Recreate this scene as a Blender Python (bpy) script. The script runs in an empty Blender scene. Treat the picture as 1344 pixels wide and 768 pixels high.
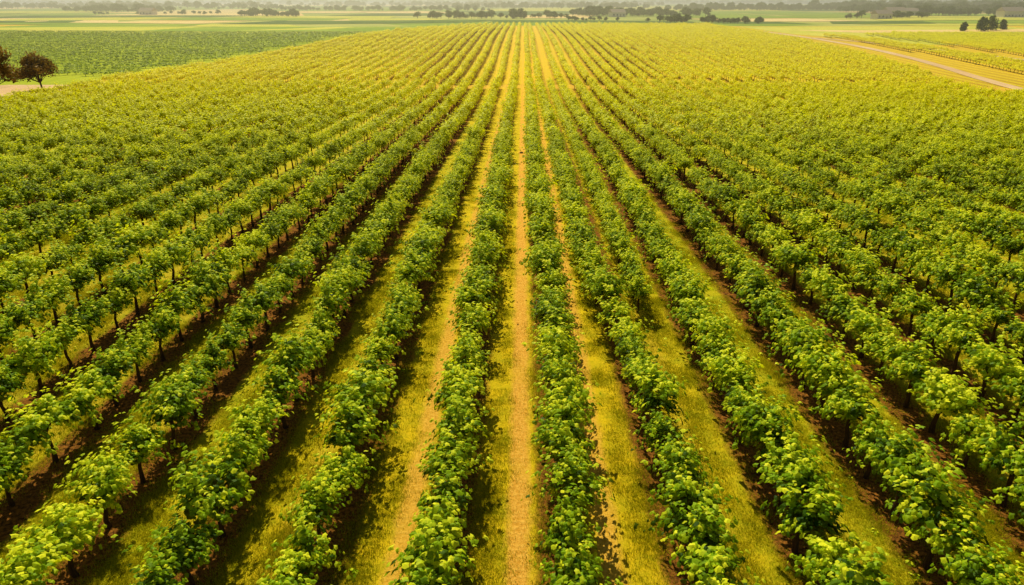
import bpy, math, random
import numpy as np
from mathutils import Vector
R = np.random.default_rng(7); random.seed(7)
sc = bpy.context.scene
sc.view_settings.view_transform='Standard'; sc.view_settings.look='None'; sc.view_settings.exposure=0

# ------------------------------------------------------------ helpers
def sstep(a,b,v):
    t=np.clip((v-a)/(b-a),0,1); return t*t*(3-2*t)
def terr(x,y):
    x=np.asarray(x,float); y=np.asarray(y,float)
    dip=-3.0*sstep(25,120,y)*(1-sstep(130,340,y))
    und=0.35*np.sin(x*0.021+1.3)*sstep(40,120,y)+0.3*np.sin(y*0.03+x*0.012)*sstep(40,110,y)
    return dip+und*(1-sstep(500,900,y))
def link(o): sc.collection.objects.link(o); return o
def mesh_from(name, V, F, mats=(), mi=None, tint=None, smooth=False):
    m=bpy.data.meshes.new(name)
    m.from_pydata([tuple(map(float,v)) for v in V],[],[tuple(map(int,f)) for f in F])
    for a in mats: m.materials.append(a)
    if mi is not None: m.polygons.foreach_set('material_index',np.asarray(mi,dtype=np.int32))
    if smooth: m.polygons.foreach_set('use_smooth',np.ones(len(F),dtype=bool))
    if tint is not None:
        at=m.attributes.new('tint','FLOAT','FACE'); at.data.foreach_set('value',np.asarray(tint,dtype=np.float32))
    m.update(); return m
class NT:
    def __init__(s,name):
        s.m=bpy.data.materials.new(name); s.m.use_nodes=True; s.t=s.m.node_tree; s.t.nodes.clear()
        s.out=s.t.nodes.new('ShaderNodeOutputMaterial')
    def n(s,ty,**k):
        x=s.t.nodes.new(ty)
        for a,b in k.items(): setattr(x,a,b)
        return x
    def put(s,sock,v):
        if isinstance(v,bpy.types.NodeSocket): s.t.links.new(v,sock)
        else: sock.default_value=v
    def math(s,op,a,b=0.0,c=None):
        x=s.n('ShaderNodeMath',operation=op); s.put(x.inputs[0],a); s.put(x.inputs[1],b)
        if c is not None: s.put(x.inputs[2],c)
        return x.outputs[0]
    def ss(s,v,a,b,lo=0.0,hi=1.0):
        x=s.n('ShaderNodeMapRange',interpolation_type='SMOOTHSTEP'); s.put(x.inputs[0],v)
        for i,q in enumerate((a,b,lo,hi)): s.put(x.inputs[i+1],q)
        return x.outputs[0]
    def mix(s,f,a,b,bt='MIX'):
        x=s.n('ShaderNodeMix',data_type='RGBA',blend_type=bt); s.put(x.inputs[0],f)
        s.put(x.inputs[6],a if not isinstance(a,tuple) else (*a,1)); s.put(x.inputs[7],b if not isinstance(b,tuple) else (*b,1))
        return x.outputs[2]
    def noise(s,scale,detail=3,rough=.6,vec=None,mul=None):
        if vec is None:
            vec=s.n('ShaderNodeNewGeometry').outputs['Position']
        if mul:
            v=s.n('ShaderNodeVectorMath',operation='MULTIPLY'); s.put(v.inputs[0],vec); v.inputs[1].default_value=mul; vec=v.outputs[0]
        x=s.n('ShaderNodeTexNoise'); s.put(x.inputs['Vector'],vec); x.inputs['Scale'].default_value=scale
        x.inputs['Detail'].default_value=detail; x.inputs['Roughness'].default_value=rough
        return x.outputs['Fac']
    def bsdf(s,col,rough=.8,spec=.2,bump=None,bs=.3,bd=.05):
        p=s.n('ShaderNodeBsdfPrincipled'); s.put(p.inputs['Base Color'],col if not isinstance(col,tuple) else (*col,1))
        p.inputs['Roughness'].default_value=rough; p.inputs['Specular IOR Level'].default_value=spec
        if bump is not None:
            b=s.n('ShaderNodeBump'); b.inputs['Strength'].default_value=bs; b.inputs['Distance'].default_value=bd
            s.put(b.inputs['Height'],bump); s.t.links.new(b.outputs[0],p.inputs['Normal'])
        return p
    def fin(s,sh): s.t.links.new(sh.outputs[0] if hasattr(sh,'outputs') else sh,s.out.inputs[0]); return s.m

def leaf_mat(name, dark, mid, light, trans, tw=.38, rough=.5, spec=.08, haze_tint=None):
    k=NT(name)
    t=k.n('ShaderNodeAttribute',attribute_name='tint').outputs['Fac']
    oi=k.n('ShaderNodeObjectInfo').outputs['Random']
    big=k.noise(.035,2)
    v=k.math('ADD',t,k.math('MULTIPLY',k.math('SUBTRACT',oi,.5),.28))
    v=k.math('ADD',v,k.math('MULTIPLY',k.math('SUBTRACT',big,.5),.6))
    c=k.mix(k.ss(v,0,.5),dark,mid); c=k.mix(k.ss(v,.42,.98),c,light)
    tc=k.mix(k.ss(v,0,.9),tuple(q*.35 for q in trans),trans)
    if haze_tint:   # distance haze painted into the leaves, yellower towards the far end
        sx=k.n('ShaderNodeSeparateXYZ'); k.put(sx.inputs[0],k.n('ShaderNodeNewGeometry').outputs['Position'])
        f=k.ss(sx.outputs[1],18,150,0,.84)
        c=k.mix(f,c,haze_tint); tc=k.mix(f,tc,tuple(min(.95,q*1.15) for q in haze_tint))
    p=k.bsdf(c,rough,spec)
    tr=k.n('ShaderNodeBsdfTranslucent'); k.put(tr.inputs[0],tc)
    mx=k.n('ShaderNodeMixShader'); mx.inputs[0].default_value=tw
    k.t.links.new(p.outputs[0],mx.inputs[1]); k.t.links.new(tr.outputs[0],mx.inputs[2])
    return k.fin(mx)
HAZE_YELLOW=(.95,.87,.005)  # warm haze colour that the vine leaves fade to with distance
M_leaf=leaf_mat('vine_leaf',(.020,.075,.002),(.24,.43,.004),(.94,.95,.03),(.93,.95,.008),haze_tint=HAZE_YELLOW)
M_leaf_far=leaf_mat('vine_leaf_far',(.20,.27,.004),(.56,.60,.008),(.88,.84,.02),(.93,.92,.01),haze_tint=HAZE_YELLOW)
M_leaf_dk=leaf_mat('vine_leaf_dark',(.24,.36,.01),(.42,.54,.012),(.56,.66,.02),(.60,.72,.02))
M_tree=leaf_mat('tree_leaf',(.03,.055,.012),(.075,.12,.02),(.18,.22,.04),(.20,.26,.03),.3,spec=.03)
M_brown=leaf_mat('autumn_leaf',(.08,.05,.010),(.24,.14,.02),(.46,.27,.03),(.40,.25,.03),.3,spec=.05)
M_grass=leaf_mat('grass_blade',(.22,.27,.004),(.46,.44,.005),(.78,.62,.02),(.64,.60,.01),.35,spec=.05)
k=NT('vine_bark'); M_bark=k.fin(k.bsdf(k.mix(k.noise(14,4,.7,mul=(1,1,.25)),(.03,.015,.008),(.12,.065,.035)),.9,.1,k.noise(30,3),.6,.02))

# ------------------------------------------------------------ leaf geometry
RING=np.array([(0,.0),(.46,-.08),(.38,.34),(.46,.66),(0,1.05),(-.46,.66),(-.38,.34),(-.46,-.08)])
def leaves(P,N,T,S,shape='vine'):
    P=np.asarray(P);n=len(P)
    N=np.asarray(N);T=np.asarray(T)
    N=N/np.linalg.norm(N,axis=1,keepdims=True)
    T=T-N*np.sum(T*N,axis=1,keepdims=True); T=T/(np.linalg.norm(T,axis=1,keepdims=True)+1e-6)
    B=np.cross(N,T)
    if shape=='vine':
        ring=RING; q=len(ring)
        pts=[(0,.4,.06)]+[(x,y,-abs(x)*.35-.18*y*y) for x,y in ring]
        F0=[(0,i+1,(i+1)%q+1) for i in range(q)]
    elif shape=='simple':
        pts=[(0,0,0),(.45,.35,-.12),(.28,.85,-.2),(0,1.05,-.15),(-.28,.85,-.2),(-.45,.35,-.12)]
        F0=[(0,1,2,3),(0,3,4,5)]
    else:
        pts=[(0,0,0),(.5,.5,-.1),(0,1,-.1),(-.5,.5,-.1)]
        F0=[(0,1,2,3)]
    pts=np.array(pts); 
    V=(P[:,None,:]+S[:,None,None]*(pts[None,:,0:1]*B[:,None,:]+pts[None,:,1:2]*T[:,None,:]+pts[None,:,2:3]*N[:,None,:])).reshape(-1,3)
    F=[]
    for i in range(n):
        o=i*len(pts)
        for f in F0: F.append(tuple(a+o for a in f))
    return V,F,len(F0)
def tube(path,rad,seg=6):
    V=[];F=[]
    path=[Vector(p) for p in path]
    for i,p in enumerate(path):
        d=(path[min(i+1,len(path)-1)]-path[max(i-1,0)]).normalized()
        a=d.orthogonal().normalized(); b=d.cross(a)
        for j in range(seg):
            t=2*math.pi*j/seg; V.append(p+(a*math.cos(t)+b*math.sin(t))*rad[i])
    for i in range(len(path)-1):
        for j in range(seg):
            F.append((i*seg+j,i*seg+(j+1)%seg,(i+1)*seg+(j+1)%seg,(i+1)*seg+j))
    F.append(tuple(range(seg))[::-1]); F.append(tuple((len(path)-1)*seg+j for j in range(seg)))
    return V,F
def unit(v): return v/(np.linalg.norm(v,axis=-1,keepdims=True)+1e-9)

def vine(name,nshoot,nleaf,size,shape,mat,detail=True,length=1.65):
    Vs=[];Fs=[];mi=[];ti=[];off=0
    def add(V,F,m,t):
        nonlocal off
        Vs.extend(V); Fs.extend([tuple(a+off for a in f) for f in F]); off+=len(V)
        mi.extend([m]*len(F)); ti.extend(t if hasattr(t,'__len__') else [t]*len(F))
    ntr=max(1,round(length/1.65))
    for q in range(ntr):
        y0=-length/2+(q+.5)*length/ntr+R.normal(0,.08)
        j=lambda s:R.normal(0,s)
        sg=7 if detail else 4
        V,F=tube([(j(.01),y0,-.1),(j(.03),y0+j(.03),.3),(j(.04),y0+j(.04),.65),(j(.04),y0+j(.04),1.0),(0,y0,1.4)],[.09,.065,.055,.06,.035],sg); add(V,F,1,0)
        if detail:
            for s in (-1,1):
                V,F=tube([(0,y0,1.0),(j(.03),y0+s*.3,1.2),(j(.05),y0+s*.7,1.3)],[.04,.03,.018],6); add(V,F,1,0)
    P=[];N=[];T=[];S=[];tt=[]
    lump=R.uniform(0,6.28,4)
    for s in range(nshoot):
        y0=R.uniform(-length/2+.02,length/2-.02)
        ph=((y0+length/2)%1.65)/1.65-.5
        st=np.array([R.normal(0,.10),y0,R.uniform(1.25,1.5)])
        a=R.uniform(-1.85,1.85)
        env=1.0+.20*math.sin(y0*3.8+lump[0])+.16*math.sin(a*3+lump[1])+.16*math.sin(a*2+y0*6+lump[2])
        env*=1.14-1.7*ph*ph
        L=R.uniform(.50,.86)*env*(1.0 if abs(a)<1.2 else .85)
        if R.random()<.10: L*=1.3
        d=np.array([math.sin(a),R.normal(0,.35)-ph*.6,math.cos(a)*.98]); d/=np.linalg.norm(d)
        m=max(2,int(nleaf))
        u=np.linspace(.25,1,m)+R.normal(0,.03,m)
        pts=st+d*(L*u)[:,None]; pts[:,2]-=.14*u**2*abs(math.sin(a))
        pts+=R.normal(0,.07,pts.shape)
        nn=unit(d+np.array([0,.1,.9])+R.normal(0,.42,(m,3)))
        td=unit(np.array([math.sin(a)*.8,R.normal(0,.4),-.35])+R.normal(0,.6,(m,3)))
        P.append(pts);N.append(nn);T.append(td);S.append(size*R.uniform(.55,1.2,m)*(1.1-.35*u))
        tb=-.12+.66*u+.26*math.cos(a)+R.normal(0,.16,m)+R.normal(0,.13)  # lit tops and shaded sides painted into the tint, plus random tone
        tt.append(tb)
    P=np.concatenate(P);N=np.concatenate(N);T=np.concatenate(T);S=np.concatenate(S);tt=np.concatenate(tt)
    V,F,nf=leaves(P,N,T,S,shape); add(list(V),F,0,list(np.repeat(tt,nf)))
    me=mesh_from(name,Vs,Fs,(mat,M_bark),mi,ti)
    return bpy.data.objects.new(name,me)

src=bpy.data.collections.new('grapevine_variants')
NA,NB,NC,ND=8,6,5,3
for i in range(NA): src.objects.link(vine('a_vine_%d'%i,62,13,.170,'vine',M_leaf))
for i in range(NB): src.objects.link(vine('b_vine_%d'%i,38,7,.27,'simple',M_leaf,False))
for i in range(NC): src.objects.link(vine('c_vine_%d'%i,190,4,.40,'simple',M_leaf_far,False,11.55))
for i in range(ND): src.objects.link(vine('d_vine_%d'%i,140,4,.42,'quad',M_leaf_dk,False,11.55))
IA,IB,IC,ID=0,NA,NA+NB,NA+NB+NC

def gn_tree(coll,name):
    g=bpy.data.node_groups.new(name,'GeometryNodeTree')
    g.interface.new_socket('Geometry',in_out='INPUT',socket_type='NodeSocketGeometry')
    g.interface.new_socket('Geometry',in_out='OUTPUT',socket_type='NodeSocketGeometry')
    n=g.nodes; l=g.links
    gi=n.new('NodeGroupInput'); go=n.new('NodeGroupOutput'); ip=n.new('GeometryNodeInstanceOnPoints')
    ci=n.new('GeometryNodeCollectionInfo'); ci.inputs['Collection'].default_value=coll
    ci.inputs['Separate Children'].default_value=True; ci.inputs['Reset Children'].default_value=True
    def attr(nm,ty):
        a=n.new('GeometryNodeInputNamedAttribute'); a.data_type=ty; a.inputs[0].default_value=nm
        return [o for o in a.outputs if o.enabled][0]
    er=n.new('FunctionNodeEulerToRotation')
    l.new(gi.outputs[0],ip.inputs['Points']); l.new(ci.outputs[0],ip.inputs['Instance'])
    ip.inputs['Pick Instance'].default_value=True
    l.new(attr('idx','INT'),ip.inputs['Instance Index'])
    l.new(attr('rot','FLOAT_VECTOR'),er.inputs[0]); l.new(er.outputs[0],ip.inputs['Rotation'])
    l.new(attr('scl','FLOAT_VECTOR'),ip.inputs['Scale'])
    l.new(ip.outputs[0],go.inputs[0]); return g
G_vine=gn_tree(src,'place_grapevines')
def scatter(name,P,idx,rot,scl,group):
    m=bpy.data.meshes.new(name); m.from_pydata([tuple(map(float,p)) for p in P],[],[])
    a=m.attributes.new('idx','INT','POINT'); a.data.foreach_set('value',np.asarray(idx,dtype=np.int32))
    a=m.attributes.new('rot','FLOAT_VECTOR','POINT'); a.data.foreach_set('vector',np.asarray(rot,dtype=np.float32).ravel())
    a=m.attributes.new('scl','FLOAT_VECTOR','POINT'); a.data.foreach_set('vector',np.asarray(scl,dtype=np.float32).ravel())
    o=link(bpy.data.objects.new(name,m)); md=o.modifiers.new('instances','NODES'); md.node_group=group; return o

# ------------------------------------------------------------ vineyard rows
X0,SP=1.12,3.0
LB=np.array([(-20,-150),(60,-118),(88,-90),(104,-82),(130,-85),(150,-87),(164,-84),(209,-74),(289,-61),(372,-35),(395,-30)],float)
RB=np.array([(-20,150),(60,110),(110,88),(133,84),(160,90),(193,94),(306,100),(395,99)],float)
xl=lambda y:np.interp(y,LB[:,0],LB[:,1]); xr=lambda y:np.interp(y,RB[:,0],RB[:,1])
def rowx(k,y):
    x=X0+SP*k+.10*math.sin(y*.07+k*1.7)
    if k==1: x-=.95*float(sstep(17,36,y))
    if k==2: x+=.10*float(sstep(20,40,y))
    return x
YN,YM,YG0,YG1,YE=70,139,139,144,392
for k in range(-48,42):
    xb=X0+SP*k; P=[];I=[];RT=[];SC=[]
    def put(x,y,i,f,fz):
        P.append((x,y,float(terr(x,y)))); I.append(i); RT.append((random.gauss(0,.03),random.gauss(0,.03),math.pi*random.randint(0,1)+random.gauss(0,.10)))
        s=random.uniform(.86,1.15); SC.append((s*f*random.uniform(.92,1.08),s*f,s*fz*random.uniform(.94,1.06)))
    y=3+random.random()*1.5
    while y<YM:
        if xl(y)<xb<xr(y) and abs(xb)<.86*y+26:
            x=rowx(k,y)+random.gauss(0,.07)
            if random.random()>.006:
                if y<YN: put(x,y,IA+random.randrange(NA),1,1)
                else: put(x,y,IB+random.randrange(NB),1,1)
        y+=random.uniform(1.58,1.80)
    y=YG1+6+random.random()
    while y<YE:
        if xl(y)<xb<xr(y):
            P.append((rowx(k,y),y,float(terr(xb,y)))); I.append(IC+random.randrange(NC)); RT.append((0,0,math.pi*random.randint(0,1)+random.gauss(0,.006)))
            s=random.uniform(.9,1.1); SC.append((s*.92,1,s*.95))
        y+=11.3
    if P: scatter('grapevine_row',P,I,RT,SC,G_vine)
# short extra row squeezed in between the second and third row right of the path
P=[];I=[];RT=[];SC=[]
y=28.0
while y<YM:
    P.append((5.2+random.gauss(0,.05),y,float(terr(5.2,y)))); I.append((IA+random.randrange(NA)) if y<YN else IB+random.randrange(NB))
    RT.append((0,0,random.gauss(0,.06))); s=random.uniform(.82,.98); SC.append((s*.9,s,s)); y+=1.6
scatter('grapevine_row',P,I,RT,SC,G_vine)
def block(name,inside,cx,cy,ang,half,spacing,i0,n,f,fz):
    P=[];I=[];RT=[];SC=[]
    d=np.array([math.cos(ang),math.sin(ang)]); e=np.array([-d[1],d[0]])
    for a in np.arange(-half,half,spacing):
        for b in np.arange(-half,half,11*f):
            q=np.array([cx,cy])+e*a+d*(b+random.uniform(-1,1))
            if inside(q[0],q[1]):
                P.append((q[0],q[1],float(terr(q[0],q[1])))); I.append(i0+random.randrange(n)); RT.append((0,0,ang-math.pi/2+math.pi*random.randint(0,1)))
                s=random.uniform(.9,1.1); SC.append((f*s,f,fz*s))
    return scatter(name,P,I,RT,SC,G_vine)
block('dark_vineyard_block',lambda x,y: 150<y<312 and -290<x<xl(y)-9 and not(x>-112 and y<164),-170,230,math.radians(24),200,5.0,ID,ND,1,.5)
block('side_vineyard_block',lambda x,y: 120<y<300 and xr(y)+22<x<130,160,210,math.radians(84),130,3.4,IC,NC,1,.7)
block('side_vineyard_block',lambda x,y: 150<y<315 and 143<x<250,190,240,math.radians(80),130,3.4,IC,NC,1,.7)

# ------------------------------------------------------------ ground
k=NT('vineyard_ground')
pos=k.n('ShaderNodeNewGeometry').outputs['Position']; sx=k.n('ShaderNodeSeparateXYZ'); k.put(sx.inputs[0],pos); X,Y=sx.outputs[0],sx.outputs[1]
n1=k.noise(1.3,4,.65); n2=k.noise(9,4,.7); n3=k.noise(.25,3); n4=k.noise(3.2,4,.7,mul=(1,.35,1)); n5=k.noise(45,3,.7)
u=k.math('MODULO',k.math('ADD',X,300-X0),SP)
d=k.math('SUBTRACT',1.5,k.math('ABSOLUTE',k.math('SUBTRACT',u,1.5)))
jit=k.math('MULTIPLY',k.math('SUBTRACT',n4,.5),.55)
soil_shade=k.ss(k.math('ADD',d,jit),.48,.82,1,0)
left=k.ss(X,.6,.9,1,0)
cen=k.math('ADD',1.15,k.math('MULTIPLY',left,.70))
ds=k.math('ABSOLUTE',k.math('SUBTRACT',u,cen))
ax=k.math('ABSOLUTE',k.math('SUBTRACT',X,-.4))
far=k.ss(ax,1.4,5.5,1,.22)
strip=k.math('MULTIPLY',k.ss(k.math('ADD',ds,k.math('MULTIPLY',jit,.8)),.14,.46,1,0),k.math('MULTIPLY',far,k.ss(n3,.25,.5,.6,1)))
gA=k.mix(k.ss(n1,.3,.7),(.38,.35,.005),(.76,.54,.008)); gA=k.mix(k.ss(n2,.35,.75,0,.6),gA,(.88,.60,.025))
gB=k.mix(k.ss(n1,.3,.7),(.25,.31,.005),(.54,.47,.008)); gB=k.mix(k.ss(n2,.35,.75,0,.5),gB,(.74,.54,.025))
grass=k.mix(k.ss(ax,3,10),gA,gB)
dirt=k.mix(k.ss(n2,.3,.7),(.68,.31,.03),(.97,.56,.10)); dirt=k.mix(k.ss(n5,.45,.7,0,.6),dirt,(.44,.25,.02))
shaded_brown=k.mix(k.ss(n2,.3,.7),(.05,.020,.005),(.40,.16,.025))  # brown soil, with the shade beneath the rows painted in darker
c=k.mix(strip,grass,dirt); c=k.mix(soil_shade,c,shaded_brown)
hd=k.ss(k.math('ABSOLUTE',k.math('SUBTRACT',Y,(YG0+YG1)/2)),2,4,.7,0); c=k.mix(hd,c,dirt)
c=k.mix(k.ss(Y,60,200,0,.65),c,(.90,.60,.04))  # golden distance haze mixed into the ground colour
out=k.ss(Y,396,402)
past=k.mix(k.ss(k.noise(.006,3),.4,.6),(.32,.38,.06),(.56,.54,.12))
c=k.mix(out,c,past)
hgt=k.math('ADD',k.math('MULTIPLY',n2,.6),k.math('MULTIPLY',n5,.5))
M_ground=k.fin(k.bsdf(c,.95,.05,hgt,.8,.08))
def grid(name,xs,ys,mat,dz=0.0):
    V=[];F=[]
    for y in ys:
        for x in xs: V.append((x,y,float(terr(x,y))+dz))
    w=len(xs)
    for j in range(len(ys)-1):
        for i in range(w-1): F.append((j*w+i,j*w+i+1,(j+1)*w+i+1,(j+1)*w+i))
    return link(bpy.data.objects.new(name,mesh_from(name,V,F,(mat,),smooth=True)))
xs=sorted(set(list(range(-320,321,8))+[-9000,-5000,-3000,-2000,-1200,-800,-500,500,800,1200,2000,3000,5000,9000,-400,400]))
ys=sorted(set(list(range(-40,600,6))+[-3000,-1000,-300,-100,650,700,760,830,900,1100,1500,2200,3000,5000,9000]))
grid('ground',xs,ys,M_ground)

def fieldmat(name,a,b):
    k=NT(name); c=k.mix(k.ss(k.noise(.02,4),.35,.65),a,b)
    c=k.mix(k.ss(k.noise(.6,3,.6,mul=(1,.15,1)),.45,.7,0,.35),c,tuple(q*.6 for q in a))
    return k.fin(k.bsdf(c,.95,.03))
F_tan=fieldmat('stubble_field',(.86,.60,.20),(.92,.70,.30))
F_lt=fieldmat('pale_meadow',(.58,.58,.06),(.72,.65,.10))
F_gr=fieldmat('green_meadow',(.24,.36,.03),(.34,.44,.04))
F_dk=fieldmat('dark_crop',(.08,.15,.025),(.13,.21,.03))
F_road=fieldmat('dirt_road_surface',(.70,.46,.24),(.80,.58,.34))
F_und=fieldmat('block_soil',(.36,.44,.02),(.48,.52,.03))
def patch(name,poly,mat,dz):
    poly=sorted(poly); ys=np.unique(np.concatenate([np.arange(poly[0][0],poly[-1][0],8.0 if poly[-1][0]<600 else 60.0),[poly[-1][0]],[p[0] for p in poly]]))
    py=[p[0] for p in poly]; V=[];F=[]; W=9
    for y in ys:
        a=np.interp(y,py,[p[1] for p in poly]); b=np.interp(y,py,[p[2] for p in poly])
        for i in range(W):
            x=a+(b-a)*i/(W-1); V.append((x,y,float(terr(x,y))+dz))
    for j in range(len(ys)-1):
        for i in range(W-1): F.append((j*W+i,j*W+i+1,(j+1)*W+i+1,(j+1)*W+i))
    return link(bpy.data.objects.new(name,mesh_from(name,V,F,(mat,),smooth=True)))
patch('grass_field',[(144,-330,-94),(312,-330,-64)],F_und,.03)
patch('grass_track',[(311,-500,-66),(330,-500,-52)],F_lt,.06)
patch('meadow_field',[(326,-600,-52),(398,-600,-30)],F_gr,.09)
patch('meadow_field',[(330,-300,-150),(365,-230,-70),(396,-180,-60)],F_lt,.12)
rc=[(60,120),(80,110),(100,101),(120,97),(140,97.5),(160,101),(180,105),(200,108),(225,110.5),(250,112),(280,112.5),(310,112),(340,110),(370,107),(396,102),(412,90),(425,70)]
patch('dirt_road',[(y,x-1.5-(.8 if y>300 else 0),x+1.5+(.8 if y>300 else 0)) for y,x in rc],F_road,.07)
patch('dirt_road',[(110,152,156),(150,144,147.5),(200,136,139),(255,125,128),(290,113,116)],F_road,.10)
patch('dirt_clearing',[(112,-110,-87),(120,-116,-86.5),(132,-114,-88),(142,-110,-90),(145,-106,-94)],F_road,.07)
patch('meadow_field',[(255,140,420),(318,116,500),(392,114,620)],F_lt,.04)
patch('stubble_field',[(330,150,300),(352,130,420)],F_tan,.13)
patch('meadow_field',[(400,-60,140),(455,-90,190)],F_gr,.05)
patch('stubble_field',[(450,-520,-250),(600,-760,-330)],F_tan,.10)
patch('stubble_field',[(480,-150,-60),(560,-190,-80)],F_tan,.10)
patch('stubble_field',[(575,0,50),(820,10,90)],F_tan,.12)
rows_y=[(398,440),(444,500),(505,570),(576,660),(668,780),(790,930),(942,1130),(1145,1400),(1420,1800),(1830,2500)]
rf=random.Random(21)
for j,(a,b) in enumerate(rows_y):
    x=-b*.95-50; 
    while x<b*.95:
        w=rf.uniform(.10,.34)*b; sk=rf.uniform(-.05,.05)*b
        r=rf.random(); m=F_tan if r<.22 else F_lt if r<.44 else F_gr if r<.72 else F_dk
        g=.012*b
        ok=not (j==0 and -95<x+w and x<190) and not (1<=j<=4 and m is not F_dk and -20<x+w/2<60)
        if ok: patch('stubble_field' if m is F_tan else 'crop_field' if m is F_dk else 'meadow_field',[(a,x+g,x+w-g),(b,x+sk+g,x+w+sk-g)],m,.15+.02*j)
        x+=w
k=NT('hill_surface'); M_hill=k.fin(k.bsdf(k.mix(k.ss(k.noise(.004,5,.65),.4,.6),(.08,.15,.07),(.34,.38,.14)),.95,.02))
V=[];F=[]; nx=160
for j,(yy,hh) in enumerate([(3000,-1),(3300,24),(3700,50),(4300,90),(5200,140),(6200,-5)]):
    for i in range(nx):
        x=-7000+14000*i/(nx-1); h=hh*(.75+.35*math.sin(x*.0011+j)+.2*math.sin(x*.0037+j*2)) if hh>0 else hh
        V.append((x,yy,h))
for j in range(5):
    for i in range(nx-1): F.append((j*nx+i,j*nx+i+1,(j+1)*nx+i+1,(j+1)*nx+i))
link(bpy.data.objects.new('hills',mesh_from('hills',V,F,(M_hill,),smooth=True)))

# ------------------------------------------------------------ trees
def tree(name,H,cr,style,mat,nl=1500,ls=.35,trunk=.22):
    Vs=[];Fs=[];mi=[];ti=[];off=0
    def add(V,F,m,t):
        nonlocal off
        Vs.extend(V); Fs.extend([tuple(a+off for a in f) for f in F]); off+=len(V); mi.extend([m]*len(F)); ti.extend(t)
    tb=H*(.16 if style!='cone' else .08)
    V,F=tube([(0,0,-.3),(.05,0,tb*.6),(-.05,.05,tb*1.3),(0,0,H*.6),(0,0,H*.85)],[trunk,trunk*.75,trunk*.65,trunk*.35,.04],8); add(V,F,1,[0]*len(F))
    cl=[]
    ncl=20 if style!='cone' else 22
    for i in range(ncl):
        if style=='cone':
            z=H*(.14+.76*(i+.5)/ncl); rr=cr*(1-((z/H-.1)/.95)**2.4)*.7; a=R.uniform(0,6.28); c=np.array([math.cos(a)*rr*.7,math.sin(a)*rr*.7,z]); r=max(.6,rr*.8)
        else:
            v=unit(R.normal(0,1,3)); v[2]=abs(v[2])*1.3-.5
            c=np.array([0,0,H*.55])+v*np.array([cr*.68,cr*.68,H*.36])*R.uniform(.6,1.05); r=cr*R.uniform(.28,.44)
            V,F=tube([(0,0,tb*1.2),tuple(c*.5+np.array([0,0,tb*.5])),tuple(c)],[trunk*.4,trunk*.22,.03],5); add(V,F,1,[0]*len(F))
        cl.append((c,r))
    P=[];N=[];tt=[]
    for c,r in cl:
        m=nl//ncl; v=unit(R.normal(0,1,(m,3))); rad=r*R.uniform(.45,1.1,(m,1))
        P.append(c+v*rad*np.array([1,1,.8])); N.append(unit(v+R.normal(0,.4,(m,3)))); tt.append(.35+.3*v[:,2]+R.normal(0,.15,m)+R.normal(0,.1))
    P=np.concatenate(P);N=np.concatenate(N);tt=np.concatenate(tt)
    P[:,2]=np.maximum(P[:,2],.4)
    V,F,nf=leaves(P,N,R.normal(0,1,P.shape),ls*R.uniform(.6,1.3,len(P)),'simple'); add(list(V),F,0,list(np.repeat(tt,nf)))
    return bpy.data.objects.new(name,mesh_from(name,Vs,Fs,(mat,M_bark),mi,ti))
def place(o,x,y): link(o); o.location=(x,y,float(terr(x,y))); return o
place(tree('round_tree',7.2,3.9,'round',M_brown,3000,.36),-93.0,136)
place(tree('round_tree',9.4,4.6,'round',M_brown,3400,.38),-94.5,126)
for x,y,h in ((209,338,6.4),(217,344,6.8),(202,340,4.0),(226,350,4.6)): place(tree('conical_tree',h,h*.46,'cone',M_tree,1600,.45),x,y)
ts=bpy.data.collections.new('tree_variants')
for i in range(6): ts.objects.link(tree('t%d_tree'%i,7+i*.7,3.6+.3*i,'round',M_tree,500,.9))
G_tree=gn_tree(ts,'place_trees')
def belt(name,segs):
    P=[];I=[];RT=[];SC=[]
    for (x0,y0,x1,y1,n,w,s) in segs:
        for _ in range(n):
            t=random.random(); x=x0+(x1-x0)*t+random.gauss(0,w); y=y0+(y1-y0)*t+random.gauss(0,w)
            P.append((x,y,float(terr(x,y))-.1)); I.append(random.randrange(6)); RT.append((0,0,random.uniform(0,6.28))); q=s*random.uniform(.5,1.15); SC.append((q*1.25,q*1.25,q))
    return scatter(name,P,I,RT,SC,G_tree)
belt('distant_trees',[(90,445,140,440,26,2.0,.62),(78,455,92,450,6,1.5,.5)])
belt('distant_trees',[(-70,560,30,570,60,5,.6),(-10,560,5,562,12,3,.85),(45,640,160,650,110,8,.8),(20,480,60,484,14,3,.35)])
belt('distant_trees',[(-240,640,-190,640,36,5,.7),(-560,900,-420,880,90,8,.9),(-700,760,-560,740,50,6,.7),(-420,720,-300,730,26,10,.5)])
belt('distant_trees',[(-1500,1500,-500,1450,300,22,1.2),(-500,1700,300,1750,260,22,1.2),(200,1000,520,1050,220,12,1.0),(-330,1000,-40,960,110,9,.8)])
belt('distant_trees',[(380,860,700,800,300,14,1.1),(450,1100,1150,1050,420,22,1.4),(700,1400,1700,1500,360,34,1.6),(330,690,520,640,110,7,.9),(240,560,300,552,24,4,.6)])
belt('distant_trees',[(-2000,2500,2200,2600,700,50,1.8),(-900,1180,-380,1150,130,10,1.1),(-120,1250,200,1230,120,10,1.1)])

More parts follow.
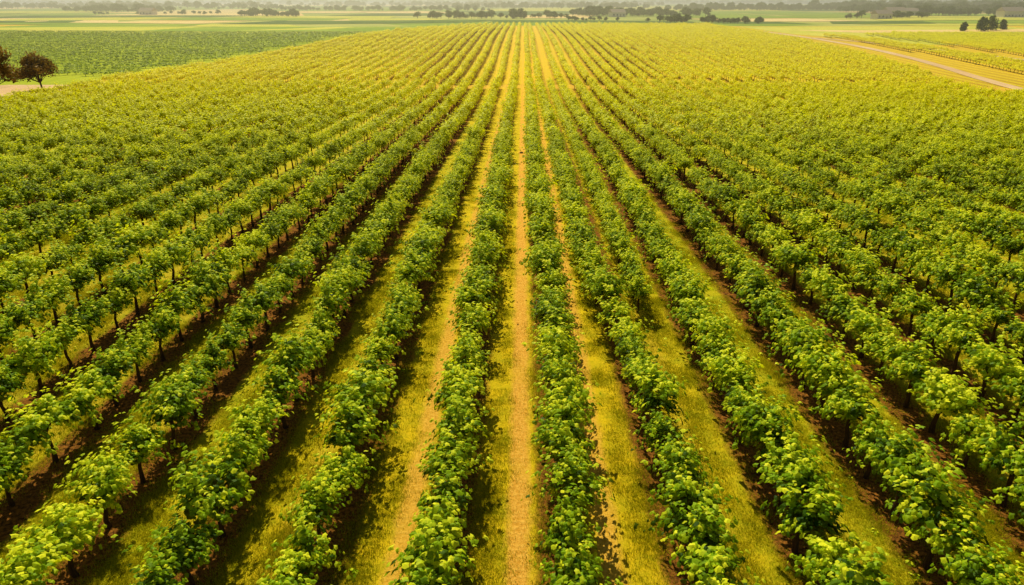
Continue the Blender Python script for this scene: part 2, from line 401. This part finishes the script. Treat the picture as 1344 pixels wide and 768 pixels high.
# ------------------------------------------------------------ farmhouses far away
k=NT('house_plaster'); M_wall=k.fin(k.bsdf(k.mix(k.noise(1.5,3),(.60,.55,.46),(.76,.70,.62)),.9,.1))
k=NT('roof_tiles'); M_roof=k.fin(k.bsdf(k.mix(k.noise(4,3),(.34,.26,.2),(.46,.36,.28)),.85,.1))
k=NT('window_glass'); M_glass=k.fin(k.bsdf((.03,.04,.05),.1,.5))
def boxm(name,x0,x1,y0,y1,z0,z1,mat):
    V=[(x,y,z) for z in (z0,z1) for y in (y0,y1) for x in (x0,x1)]
    return bpy.data.objects.new(name,mesh_from(name,V,[(0,2,3,1),(4,5,7,6),(0,1,5,4),(2,6,7,3),(0,4,6,2),(1,3,7,5)],(mat,)))
def house(x,y,L,W,H,rz):
    e=link(bpy.data.objects.new('farmhouse',None)); e.location=(x,y,float(terr(x,y))); e.rotation_euler=(0,0,rz)
    ch=[boxm('walls',-L/2,L/2,-W/2,W/2,-.3,H,M_wall)]
    r=H+W*.32; o=.5
    V=[(-L/2-o,-W/2-o,H-.1),(L/2+o,-W/2-o,H-.1),(L/2+o,W/2+o,H-.1),(-L/2-o,W/2+o,H-.1),(-L/2-o,0,r),(L/2+o,0,r)]
    ch.append(bpy.data.objects.new('roof',mesh_from('roof',V,[(0,1,5,4),(2,3,4,5),(0,4,3),(1,2,5),(0,3,2,1)],(M_roof,))))
    n=int(L//3)
    for i in range(n):
        xx=-L/2+(i+.5)*L/n
        if i==n//2: ch.append(boxm('door',xx-.5,xx+.5,-W/2-.03,-W/2+.02,0,2.1,M_roof))
        else: ch.append(boxm('window',xx-.5,xx+.5,-W/2-.03,-W/2+.02,1.0,2.2,M_glass))
    for c in ch: link(c); c.parent=e
for a in ((330,665,18,9,4.5,.2),(352,680,12,8,4,-.3),(405,622,18,10,5,.1),(78,618,12,8,3.5,.3),(-640,715,18,9,4.5,.4),(540,740,24,11,5,-.1),(262,545,12,8,3.5,.2),(-360,705,14,8,4,-.2)): house(*a)

# ------------------------------------------------------------ grass
gs=bpy.data.collections.new('grass_variants')
for i in range(4):
    n=420; P=np.column_stack([R.normal(0,.24,n),R.uniform(-.5,.5,n),np.zeros(n)-.01]); hh=R.uniform(.03,.085,n)
    V=[];F=[];t=[]
    for p,h in zip(P,hh):
        a=R.uniform(0,6.28); w=.008; l=R.normal(0,.035,2); o=len(V)
        dx,dy=math.cos(a)*w,math.sin(a)*w
        V+= [(p[0]-dx,p[1]-dy,p[2]),(p[0]+dx,p[1]+dy,p[2]),(p[0]+l[0],p[1]+l[1],h)]; F.append((o,o+1,o+2)); t.append(R.uniform(.1,.9))
    gs.objects.link(bpy.data.objects.new('g%d_grass'%i,mesh_from('g%d'%i,V,F,(M_grass,),tint=t)))
for i in range(2):
    n=40; v=unit(R.normal(0,1,(n,3))+np.array([0,0,.6])); P=v*R.uniform(.03,.16,(n,1))*np.array([1.2,1.2,.8]); P[:,2]=abs(P[:,2])
    V,F,nf=leaves(P,v+np.array([0,0,.6]),v,R.uniform(.05,.10,n),'simple')
    gs.objects.link(bpy.data.objects.new('w%d_weed'%i,mesh_from('w%d'%i,V,F,(M_leaf,),tint=np.repeat(R.uniform(.3,.9,n),nf))))
G_grass=gn_tree(gs,'place_grass')
P=[];I=[];RT=[];SC=[]
for _ in range(9000):
    y=6+50*random.random()**1.25; x=random.uniform(-1,1)*(.8*y+6)
    uu=(x-X0)%SP; dd=min(uu,SP-uu)
    if dd<.40: continue
    cen=1.15 if x>.75 else 1.85
    lane=abs(x+.4)<4.8
    if lane and abs(uu-cen)<random.uniform(.28,.50): continue
    if random.random()<.06 and dd<.9:
        P.append((x,y,float(terr(x,y)))); I.append(4+random.randrange(2)); s=random.uniform(.6,1.3); SC.append((s,s,s)); RT.append((0,0,random.uniform(0,6.28))); continue
    P.append((x,y,float(terr(x,y)))); I.append(random.randrange(4)); RT.append((0,0,random.gauss(0,.15)+math.pi*random.randint(0,1)))
    s=random.uniform(.8,1.3); SC.append((.8,1.1,s))
scatter('grass',P,I,RT,SC,G_grass)
import bmesh
bm=bmesh.new(); bmesh.ops.create_icosphere(bm,subdivisions=2,radius=.22)
for v in bm.verts: v.co*=1+random.uniform(-.15,.15); v.co.z*=.6
me=bpy.data.meshes.new('stone'); bm.to_mesh(me); bm.free(); me.materials.append(M_bark)
place(bpy.data.objects.new('stone',me),-.1,68)

# ------------------------------------------------------------ haze (real volume of warm air over the far fields)
k=NT('haze_air'); vs=k.n('ShaderNodeVolumeScatter'); vs.inputs['Color'].default_value=(1,.95,.66,1); vs.inputs['Density'].default_value=.0009; vs.inputs['Anisotropy'].default_value=.6
k.t.links.new(vs.outputs[0],k.out.inputs['Volume'])
V=[(x,y,z) for z in (-30,60) for y in (120,8000) for x in (-7500,7500)]
F=[(0,2,3,1),(4,5,7,6),(0,1,5,4),(2,6,7,3),(0,4,6,2),(1,3,7,5)]
link(bpy.data.objects.new('haze',mesh_from('haze',V,F,(k.m,))))

# ------------------------------------------------------------ light, sky, camera
EL,AZ=46,-14
w=bpy.data.worlds.new('World'); sc.world=w; w.use_nodes=True
bg=w.node_tree.nodes['Background']; sky=w.node_tree.nodes.new('ShaderNodeTexSky'); sky.sky_type='NISHITA'; sky.sun_disc=False
sky.sun_elevation=math.radians(EL); sky.sun_rotation=math.radians(AZ)
w.node_tree.links.new(sky.outputs[0],bg.inputs[0]); bg.inputs[1].default_value=.05
s=bpy.data.lights.new('sun','SUN'); s.energy=5; s.angle=math.radians(.5); s.color=(1,.91,.60)
so=link(bpy.data.objects.new('sun',s)); so.rotation_euler=(-math.radians(90-EL),0,-math.radians(AZ))
cam=bpy.data.cameras.new('camera'); cam.sensor_width=36; cam.lens=36*900/1344; cam.clip_end=20000; cam.clip_start=.1
co=link(bpy.data.objects.new('camera',cam)); co.location=(0,0,12.85); co.rotation_euler=(math.radians(90-23.08),0,math.radians(.88))
sc.camera=co
